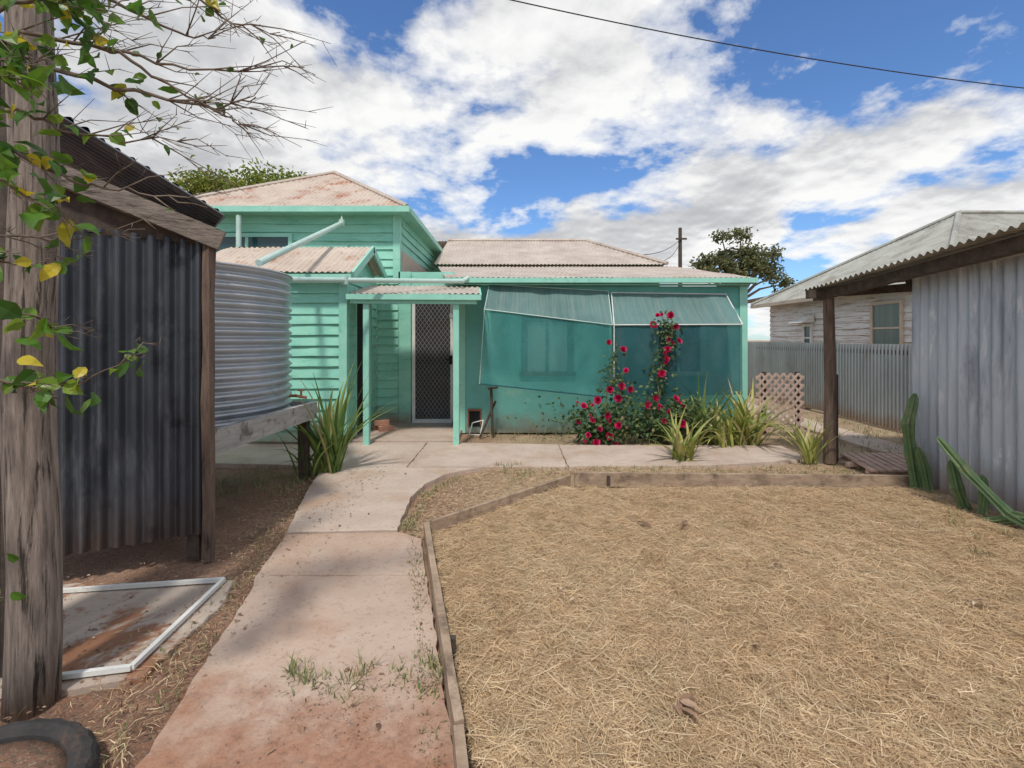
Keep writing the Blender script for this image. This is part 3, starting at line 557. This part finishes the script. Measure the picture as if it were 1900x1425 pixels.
for k in range(n):
    t=2*math.pi*k/n
    for (rr,zz) in prof: q=rr+(.007 if (k%2 and rr>.315) else 0); vs.append((tcx+q*math.cos(t),tcy+q*math.sin(t),zz))
m=len(prof); mb.add(vs,[(k*m+i,((k+1)%n)*m+i,((k+1)%n)*m+(i+1)%m,k*m+(i+1)%m) for k in range(n) for i in range(m)])
o=mb.obj('old_tyre',m_tyre,base=(tcx,tcy,0)); tag(o,'old half-buried rubber tyre filled with red soil','tyre')
mb=MB(); mb.tube([(tcx,tcy,.0),(tcx,tcy,.045),(tcx,tcy,.065),(tcx,tcy,.07)],[.262,.262,.18,.05],30,.02); o=mb.obj('soil',m_ground,smooth=True); structure(o)
mb=MB(); q=[(-2.50,2.64,.03),(-1.64,2.76,.035),(-1.585,2.02,.035),(-1.88,1.965,.03)]
for a,b in zip(q[:-1],q[1:]): mb.beam(a,b,.022,.02)
mb.beam(q[3],(-2.0,2.1,.03),.022,.02)
o=mb.obj('screen_frame',m_white,base=(-1.9,2.4,0)); tag(o,'bent white metal screen frame lying on concrete slab','screen frame')
# ---------------------------------------------------------------- small stuff
mb=MB(); mb.beam((-.28,7.0,.0),(-.30,6.95,.72),.03,.03); mb.beam((-.46,6.9,.0),(-.24,7.1,.5),.025,.025); mb.beam((-.34,6.9,.70),(-.20,6.9,.72),.03,.03); o=mb.obj('timber_prop',m_darkwood,base=(-.3,7,0)); tag(o,'dark timber sticks leaning against green wall below awning','timber prop')
mb=MB(); 
for a,b in(((-.62,7.05,.02),(-.58,7.1,.18)),((-.58,7.1,.18),(-.42,7.1,.22)),((-.42,7.1,.22),(-.46,7.0,.02)),((-.62,7.05,.02),(-.46,7.0,.02))): mb.tube([a,b],.008,6)
o=mb.obj('wire_stand',m_white,base=(-.5,7.05,0)); tag(o,'small bent white metal stand on soil by green wall','metal stand')
for i,(x,y,a) in enumerate(((-1.98,7.3,.2),(-1.86,7.18,.5),(-1.95,7.25,.3))):
    mb=MB(); d=V((math.cos(a),math.sin(a),0)); c=V((x,y,.085+(.075 if i==2 else 0))); mb.beam(c-d*.11,c+d*.11,.11,.07,seg=3,jit=.003); o=mb.obj('brick',m_brick,base=(x,y,.05)); tag(o,'loose worn red brick on the porch slab','brick','bricks by the porch')
mb=MB(); mb.tube([(-.9,7.6,.12),(-.87,7.78,1.35)],.012,6); mb.tube([(-.9,7.6,.02),(-.9,7.6,.14)],[.05,.03],8); o=mb.obj('broom',m_darkwood,base=(-.9,7.6,.05)); tag(o,'dark broom leaning beside the security door','broom')
mb=MB(); lx0,lx1,lz0,lz1,ly=3.60,4.30,.03,.90,7.15
for k,an in enumerate((.85,-.85)):
    for a,b in cliplines(lx0,lz0,lx1,lz1,.082,an): mb.beam((a[0],ly+k*.009,a[1]),(b[0],ly+k*.009,b[1]),.034,.007,up=V((0,1,0)))
o=mb.obj('lattice_panel',m_lattice,base=(3.9,ly,0)); tag(o,'brown timber diamond lattice panel standing beside the house corner','lattice')
for x in(3.75,4.25): o=MB().beam((x,7.22,0),(x,7.22,.92),.05,.05,up=V((0,1,0))).obj('garden_stake',m_darkwood,base=(x,7.22,0)); tag(o,'short dark timber stake behind the lattice panel','stake','stakes behind lattice')
mb=MB()
for i in range(13):
    x=3.68+i*.085; mb.beam((x,4.92,.065),(x+.14,5.6,.085),.06,.018,jit=.003)
for y in(5.0,5.3,5.56): mb.beam((3.66,y,.035),(4.95,y+.02,.035),.05,.04)
o=mb.obj('slatted_pallet',M('pallet_timber',(.44,.29,.22),(.60,.43,.34),7,.85,c3=(.30,.16,.11),s3=9,bs=.3),base=(4.2,5.3,0)); tag(o,'flat pinkish timber slatted pallet lying on ground by shed post','pallet')
# ---------------------------------------------------------------- PLANTS
def strappy(x,y,n,h,mat,label,w=.022,spread=.10,lean=.75,droop=1.7,name='strap_leaf_plant'):
    mb=MB()
    for i in range(n):
        a=R(0,6.28); l=h*R(.55,1.15); mb.blade((x+R(-spread,spread),y+R(-spread,spread),0),a,l,R(.02,lean)*.6,R(.2,droop),w*R(.7,1.3),8)
    o=mb.obj(name,mat,base=(x,y,0)); tag(o,label,'plant','strap-leaved garden plants'); return o
strappy(-1.90,5.05,62,1.12,m_strap,'tall dark green strap-leaved clump beside the tank stand',.05,.10,.55,1.1)
strappy(-2.10,4.95,16,.6,m_strap,'green strap-leaved clump under the tank stand',.038,.1)
strappy(1.95,5.55,44,.66,m_strapy,'yellow-green strap-leaved clump at the path edge',.042,.10,.8,1.3)
strappy(3.36,5.5,34,.58,m_strapy,'small yellow-green strap-leaved tuft beside shed post',.036,.07,.6,1.1)
strappy(3.15,6.5,75,.92,m_strapy,'large drooping strap-leaved clump with dry yellow tips',.05,.20,.9)
strappy(2.55,6.65,60,.9,m_strap,'green strap-leaved clump against the house wall',.046,.18,.8)
strappy(2.80,6.3,34,.6,m_strapy,'drying strap-leaved clump by the pavement',.04,.15,1.0)
def rosebush(loc,stems,label,nl,blooms):
    e=thing('rose_bush',loc,label,'rose bush'); mb=MB(); lf=MB()
    for st in stems:
        pts=[]
        for a,b in zip(st[:-1],st[1:]):
            for k in range(4): pts.append(V(a).lerp(V(b),k/4)+V((R(-.02,.02),R(-.02,.02),0)))
        pts.append(V(st[-1])); mb.tube(pts,[.012-.008*i/len(pts) for i in range(len(pts))],6)
        for i in range(nl):
            t=random.random()**.8; p=pts[int(t*(len(pts)-1))]; dens=.13 if t<.35 else .07
            p=p+V((random.gauss(0,dens),random.gauss(0,dens*.7),random.gauss(0,dens)))
            if p.z<.05: p.z=R(.05,.2)
            lf.leaf(p,(R(-1,1),R(-1,1),R(-.6,.5)),(R(-1,1),-.6+R(-.5,.5),R(0,1)),R(.045,.075),R(.032,.05),.15,.2)
    mb.obj('stem',m_stem,e); lf.obj('foliage',m_roseleaf,e)
    for (p,s) in blooms:
        fl=MB(); p=V(p)-V((0,.05,0)); ax=V((R(-.5,.5),-1,R(-.3,.8))).normalized(); t0=ax.cross(V((0,0,1))).normalized(); t1=ax.cross(t0)
        for ringi,(nn,rr,op) in enumerate(((7,1.0,1.25),(6,.85,.9),(6,.65,.5),(4,.45,.2))):
            for k in range(nn):
                a=2*math.pi*k/nn+ringi*.5; rd=t0*math.cos(a)+t1*math.sin(a); d=(rd*math.sin(op)+ax*math.cos(op)).normalized()
                fl.leaf(p-ax*s*.3,d,-rd*math.cos(op)+ax*math.sin(op),s*rr*R(.9,1.15),s*1.15,.25,-.15)
        fl.obj('flower',m_rose,e,smooth=True)
rb=[P(1128,635,6.55),P(1155,648,6.5),P(1160,687,6.55),P(1152,716,6.5),P(1108,742,6.5),P(1082,752,6.5),P(1098,778,6.45),P(1126,770,6.4),P(1112,795,6.4),P(1130,808,6.4),P(1090,806,6.4),P(1146,788,6.4),P(1072,780,6.5),P(1130,722,6.5),P(1168,722,6.5),P(1105,820,6.4),P(1146,738,6.45)]
rosebush((1.2,6.6,0),[[(1.15,6.6,0),P(1120,790,6.5),P(1130,700,6.55),P(1145,635,6.55)],[(1.2,6.6,0),P(1100,790,6.45),P(1080,745,6.5)],[(1.2,6.6,0),P(1150,790,6.4),P(1172,730,6.5)],[(1.1,6.6,0),P(1085,800,6.5),P(1060,760,6.5)],[(1.2,6.6,0),P(1135,800,6.4),P(1120,750,6.4)],[(1.3,6.6,0),P(1180,800,6.5),P(1190,760,6.5)],[(1.2,6.6,0),P(1140,760,6.5),P(1160,690,6.5)]],'red flowering rose bush with crimson blooms beside green wall',150,[(p,R(.04,.068)) for p in rb]+[(p+V((R(-.12,.12),0,R(-.10,.10))),R(.022,.035)) for p in rb[3:12]])
rb=[P(1218,585,6.6),P(1210,602,6.6),P(1252,606,6.6),P(1238,628,6.6),P(1236,648,6.6),P(1235,665,6.6),P(1226,692,6.6),P(1214,738,6.5),P(1224,756,6.5),P(1252,738,6.5),P(1266,752,6.5),P(1240,764,6.5),P(1230,780,6.4),P(1264,785,6.4),P(1246,800,6.4),P(1276,802,6.4),P(1200,750,6.5),P(1242,585,6.6),P(1258,632,6.6)]
rosebush((1.9,6.7,0),[[(1.95,6.7,0),P(1225,780,6.6),P(1222,690,6.62),P(1240,640,6.62),P(1228,580,6.6)],[(2,6.7,0),P(1240,790,6.5),P(1260,735,6.5)],[(2,6.7,0),P(1212,790,6.5),P(1205,735,6.5)],[(2.0,6.7,0),P(1225,700,6.6),P(1246,620,6.62),P(1240,585,6.6)],[(2,6.7,0),P(1270,800,6.4),P(1290,740,6.5)],[(2,6.7,0),P(1240,800,6.4),P(1250,765,6.4)]],'tall climbing red rose growing up between shade awnings',170,[(p,R(.04,.062)) for p in rb]+[(p+V((R(-.08,.08),0,R(-.06,.06))),.03) for p in rb[:10]])
mb=MB()
for c,n in(((2.3,6.75,.3),600),((.75,6.9,.2),110),((1.6,6.8,.25),350)):
    for i in range(n):
        p=V(c)+V((random.gauss(0,.25),random.gauss(0,.12),random.gauss(0,.15)))
        if p.z<.03: continue
        mb.leaf(p,(R(-1,1),R(-1,1),R(-.3,.8)),(R(-1,1),R(-1,0),R(0,1)),R(.04,.08),R(.02,.04))
o=mb.obj('undergrowth',m_roseleaf); o['kind']='stuff'
def cactus(loc,arms,label):
    mb=MB()
    for pts,r in arms:
        pp=[]
        for a,b in zip(pts[:-1],pts[1:]):
            for k in range(7): pp.append(V(a).lerp(V(b),k/7))
        pp.append(V(pts[-1])); m=len(pp)
        rad=[r*(1 if i<m-3 else (.9,.65,.2)[i-(m-3)])*(1-.22*abs(math.sin(i*.45))) for i in range(m)]
        mb.tube(pp,rad,30,.02,True,5,.5)
    o=mb.obj('cactus',m_cactus,base=loc); tag(o,label,'cactus','column cacti by the shed')
cactus((3.74,4.5,0),[([(3.76,4.5,0),(3.70,4.5,.35),(3.67,4.5,.62),(3.74,4.5,.90)],.058),([(3.80,4.42,0),(3.76,4.42,.22),(3.70,4.42,.42)],.048)],'ribbed green column cactus growing against corrugated shed wall')
cactus((3.65,3.9,0),[([(3.70,3.95,0),(3.62,3.95,.2),(3.60,3.98,.42)],.052),([(3.68,3.8,.0),(3.70,3.8,.2),(3.68,3.8,.34)],.042)],'cluster of ribbed green cactus arms beside corrugated shed')
cactus((3.6,3.5,0),[([(3.66,3.2,.03),(3.64,3.55,.12),(3.60,3.85,.36),(3.50,4.0,.60)],.042),([(3.62,3.7,0),(3.66,3.5,.12),(3.68,3.3,.15)],.045)],'sprawling yellowing cactus arm leaning along shed wall')
# ---------------------------------------------------------------- TREES
def tree(loc,crown,clumps,leafsize,mat,label,nper):
    e=thing('tree',loc,label,'tree'); mb=MB(); L=V(loc); c=V(crown)
    top=c-V((0,0,.2)); mb.tube([L,L.lerp(top,.35)+V((.15,0,0)),L.lerp(top,.7)-V((.1,0,0)),top],[.28,.22,.16,.08],10,.06)
    for (q,s) in clumps: mb.tube([L.lerp(top,.6),L.lerp(top,.6).lerp(c+V(q),.55)+V((R(-.2,.2),0,R(-.1,.2))),c+V(q)],[.1,.06,.02],6)
    mb.obj('trunk',m_bark,e); lf=MB()
    for (q,s) in clumps:
        for i in range(int(nper*s*s)):
            d=V((random.gauss(0,1),random.gauss(0,1),random.gauss(0,1))).normalized()*(s*(random.random()**.45))*(1+.3*math.sin(7*R(0,6)))
            d.z*=.7; p=c+V(q)+d; lf.leaf(p,(R(-1,1),R(-1,1),R(-1,.6)),(R(-1,1),R(-1,1),R(-.2,1)),leafsize*R(.7,1.3),leafsize*.5)
    lf.obj('crown',mat,e)
cl=[((R(-2.1,2.0),R(-1,1),R(-1.1,.9)),R(.35,.7)) for i in range(26)]
tree((11.6,25,0),(11.5,25,5.6),cl+[((-1.7,0,-.3),.6),((1.9,0,.2),.6),((2.6,0,-1.3),.5),((.3,0,1.2),.6),((-.7,0,1.1),.5),((3.0,0,-1.7),.4),((2.3,0,-1.9),.4)],.19,m_crown,'olive green spreading gum tree behind the houses',700)
cl=[((R(-2.3,2.1),R(-1,1),R(-1.0,.4)),R(.5,.9)) for i in range(22)]
tree((-9.3,17.5,0),(-9.1,17.5,6.6),cl+[((-1.6,0,.3),.8),((0,0,.5),.8),((1.2,0,.35),.7)],.16,m_crown2,'yellow-green leafy tree rising behind cottage roof',900)
e=thing('power_pole',(10.5,30,0),'dark timber power pole with short crossarm','power pole')
mb=MB(); mb.tube([(10.4,30,0),(10.4,30,8.3)],[.16,.11],8); mb.obj('pole',m_darkwood,e); mb=MB(); mb.beam((10.1,29.85,7.6),(10.75,29.85,7.6),.1,.1); mb.obj('crossarm',m_darkwood,e)
def wire(a,b,sag,r,label):
    a=V(a);b=V(b); pts=[a.lerp(b,i/24)-V((0,0,sag*4*(i/24)*(1-i/24))) for i in range(25)]; mb=MB(); mb.tube(pts,r,5); o=mb.obj('power_line',m_wire,base=a); tag(o,label,'cable','overhead cables')
wire(P(840,-25,10),P(2050,178,12.5),.28,.013,'thin black overhead service cable crossing the sky')
wire((10.4,30,7.6),P(1165,472,14),.3,.014,'thin black cable running from pole to cottage roof')
wire((10.4,30,7.4),P(1200,478,16),.5,.014,'thin black cable running from pole to cottage roof')
# ---------------------------------------------------------------- OVERHANGING SHRUB
SH=thing('leafy_shrub',(-2.3,1.5,0),'overhanging shrub with bare twigs and green and yellow leaves','shrub')
br=MB(); lf=MB()
def lfd(s,ls): lf.leaf(s,(R(-1,1),R(-1,.6),R(-1,.4)),(R(-.8,.8),R(-1,.3),R(-.4,1)),ls*R(.5,1.2),ls*R(.42,.7),.14,.22)
def branch(pts,r0,leafrange,nl,ls=.05,twigs=6,tl=.25):
    ls*=1.25; pp=[]
    for a,b in zip(pts[:-1],pts[1:]):
        for k in range(5): pp.append(V(a).lerp(V(b),k/5)+V((R(-.008,.008),R(-.008,.008),R(-.008,.008))))
    pp.append(V(pts[-1])); m=len(pp); br.tube(pp,[max(.0015,r0*(1-i/m*.85)) for i in range(m)],6)
    for i in range(int(twigs*1.5)):
        k=random.randint(int(m*.25),m-2); p=pp[k]; d=(pp[-1]-pp[0]).normalized()+V((R(-.5,.5),R(-.6,.6),R(-.55,.65))); d.normalize(); L=tl*R(.4,1.1)
        q=[p,p+d*L*.4+V((0,0,R(-.02,.02))),p+d*L+V((0,0,R(-.05,.03)))]; br.tube(q,[.0028,.0018,.0008],5)
        for j in range(4):
            s=q[1].lerp(q[2],R(-.6,1)); br.tube([s,s+(d+V((R(-.8,.8),R(-.8,.8),R(-.8,.8))))*L*.25],[.0013,.0006],4)
        if k/m<leafrange:
            for j in range(random.randint(0,3)): lfd(q[0].lerp(q[2],R(.1,.8)),ls)
        elif random.random()<.25: lfd(q[0].lerp(q[2],R(.3,1)),ls*.45)
    for i in range(nl):
        lfd(pp[int(random.random()*leafrange*(m-1))]+V((random.gauss(0,.03),random.gauss(0,.05),random.gauss(0,.03))),ls)
st=V((-2.05,1.35,1.9)); br.tube([(-2.3,1.5,0),(-2.25,1.42,.9),(-2.1,1.36,1.6),st],[.04,.032,.026,.02],8,.05)
branch([st,P(60,120,1.5),P(250,170,1.6),P(400,200,1.65),P(475,180,1.7)],.010,.55,20,.048,10)
branch([st,P(40,60,1.5),P(200,90,1.55),P(350,130,1.6),P(565,125,1.7)],.009,.5,20,.048,11)
branch([st,P(20,0,1.5),P(180,-10,1.5),P(330,60,1.6),P(400,70,1.7)],.009,.65,20,.05,9)
branch([P(250,-60,1.5),P(350,-10,1.55),P(430,40,1.6),P(520,60,1.7)],.006,.6,8,.04,7)
branch([P(200,90,1.55),P(300,150,1.6),P(420,215,1.65),P(460,240,1.7)],.006,.4,6,.042,8)
branch([st,P(30,200,1.45),P(110,240,1.5),P(230,262,1.55),P(345,255,1.6)],.007,.6,16,.055,8)
branch([st,P(-20,260,1.4),P(60,300,1.45),P(150,340,1.5),P(260,355,1.55),P(385,385,1.6)],.008,.55,30,.058,7,.16)
branch([P(-60,-30,1.4),P(60,-20,1.4),P(150,20,1.45),P(240,0,1.5)],.007,1,22,.055,6)
branch([P(-60,20,1.35),P(0,70,1.35),P(60,110,1.4)],.007,1,16,.068,4)
branch([P(-60,120,1.3),P(0,140,1.3),P(50,160,1.35)],.006,1,10,.068,3,.12)
branch([P(-60,280,1.3),P(0,330,1.3),P(60,370,1.35),P(110,390,1.4)],.006,1,24,.07,4,.12)
branch([(-2.2,1.4,1.1),P(-30,560,1.35),P(60,590,1.4),P(150,630,1.45)],.006,1,13,.065,4,.12)
branch([(-2.2,1.4,1.0),P(-20,700,1.35),P(60,720,1.4),P(150,715,1.45),P(260,655,1.5)],.006,1,20,.058,6,.12)
branch([(-2.2,1.4,1.1),P(-20,480,1.35),P(60,490,1.4),P(90,480,1.4)],.005,1,5,.052,2,.1)
branch([(-2.25,1.45,.6),P(-30,1080,1.35),P(10,1110,1.35)],.004,1,8,.05,1,.1)
branch([(-2.25,1.45,1.5),P(-20,440,1.4),P(120,445,1.5),P(270,425,1.6)],.005,.3,5,.05,5,.2)
br.obj('branch',m_twig,SH,smooth=True); lf.obj('foliage',m_leafy,SH)
# ---------------------------------------------------------------- LIGHT / WORLD
EL,AZ=math.radians(58),math.radians(190)
sd=V((math.sin(AZ)*math.cos(EL),math.cos(AZ)*math.cos(EL),math.sin(EL)))
su=bpy.data.lights.new('sun','SUN'); su.energy=2.9; su.angle=math.radians(5); su.color=(1,.95,.87)
so=bpy.data.objects.new('sun',su); so.rotation_euler=sd.to_track_quat('Z','Y').to_euler(); col.objects.link(so)
w=bpy.data.worlds.new('World'); scene.world=w; w.use_nodes=True; nt=w.node_tree; bg=nt.nodes['Background']
sky=N(nt,'ShaderNodeTexSky',sky_type='NISHITA'); sky.sun_disc=False; sky.sun_elevation=EL; sky.sun_rotation=AZ; sky.air_density=1.0; sky.dust_density=.3; sky.ozone_density=2.5
tc=N(nt,'ShaderNodeTexCoord'); sp=N(nt,'ShaderNodeSeparateXYZ'); nt.links.new(tc.outputs['Generated'],sp.inputs[0])
zc=N(nt,'ShaderNodeMath',operation='MAXIMUM'); nt.links.new(sp.outputs[2],zc.inputs[0]); zc.inputs[1].default_value=0
za=N(nt,'ShaderNodeMath',operation='ADD'); nt.links.new(zc.outputs[0],za.inputs[0]); za.inputs[1].default_value=.24
def dv(s):
    d=N(nt,'ShaderNodeMath',operation='DIVIDE'); nt.links.new(s,d.inputs[0]); nt.links.new(za.outputs[0],d.inputs[1]); return d.outputs[0]
cb=N(nt,'ShaderNodeCombineXYZ'); nt.links.new(dv(sp.outputs[0]),cb.inputs[0]); nt.links.new(dv(sp.outputs[1]),cb.inputs[1])
def wn(scale,det,rough,off,dist=0.0):
    mp=N(nt,'ShaderNodeMapping'); mp.inputs['Location'].default_value=off; nt.links.new(cb.outputs[0],mp.inputs[0])
    n=N(nt,'ShaderNodeTexNoise'); n.inputs['Scale'].default_value=scale; n.inputs['Detail'].default_value=det; n.inputs['Roughness'].default_value=rough; n.inputs['Distortion'].default_value=dist
    nt.links.new(mp.outputs[0],n.inputs['Vector']); return n.outputs['Fac']
def mth(op,a,b,c=None):
    n=N(nt,'ShaderNodeMath',operation=op)
    for i,x in enumerate((a,b,c)):
        if x is None: continue
        if isinstance(x,(int,float)): n.inputs[i].default_value=x
        else: nt.links.new(x,n.inputs[i])
    return n.outputs[0]
OFF=(3.35,1.75,0); S=1.35; n1=wn(S,13,.58,OFF,.1); n2=wn(S,4,.5,(OFF[0]+.04,OFF[1]+.14,0),.1); n1s=wn(S,4,.5,OFF,.1)
n3=wn(S,8,.58,(OFF[0]+.014,OFF[1]+.032,0),.1)
cov=ramp(nt,n1,[(.435,(0,0,0)),(.468,(.6,.6,.6)),(.51,(1,1,1))])
big=mth('MULTIPLY',mth('SUBTRACT',n1s,n2),2.6); fine=mth('MULTIPLY',mth('SUBTRACT',n1,n3),3.6)
thick=ramp(nt,n1s,[(.47,(0,0,0)),(.66,(1,1,1))])
m3=mth('MULTIPLY_ADD',thick,-.42,mth('ADD',mth('ADD',big,fine),.66))
cc=ramp(nt,m3,[(.0,(5.2,5.3,5.5)),(.3,(6.6,6.65,6.8)),(.52,(8.6,8.6,8.65)),(.76,(9.8,9.8,9.7))])
tint=mix(nt,1.0,sky.outputs[0],(.95,1.25,1.60),'MULTIPLY')
fin=mix(nt,cov,tint,cc); nt.links.new(fin,bg.inputs[0]); bg.inputs[1].default_value=.1
# ---------------------------------------------------------------- CAMERA
cd=bpy.data.cameras.new('camera'); cd.sensor_width=36; cd.lens=F/1900*36; cd.shift_y=-(712.5-HY)/1900; cd.clip_start=.05; cd.clip_end=2000
co=bpy.data.objects.new('camera',cd); co.location=(0,0,CZ); co.rotation_euler=(math.radians(90),0,0); col.objects.link(co); scene.camera=co
scene.view_settings.view_transform='Standard'; scene.view_settings.look='None'; scene.view_settings.exposure=0
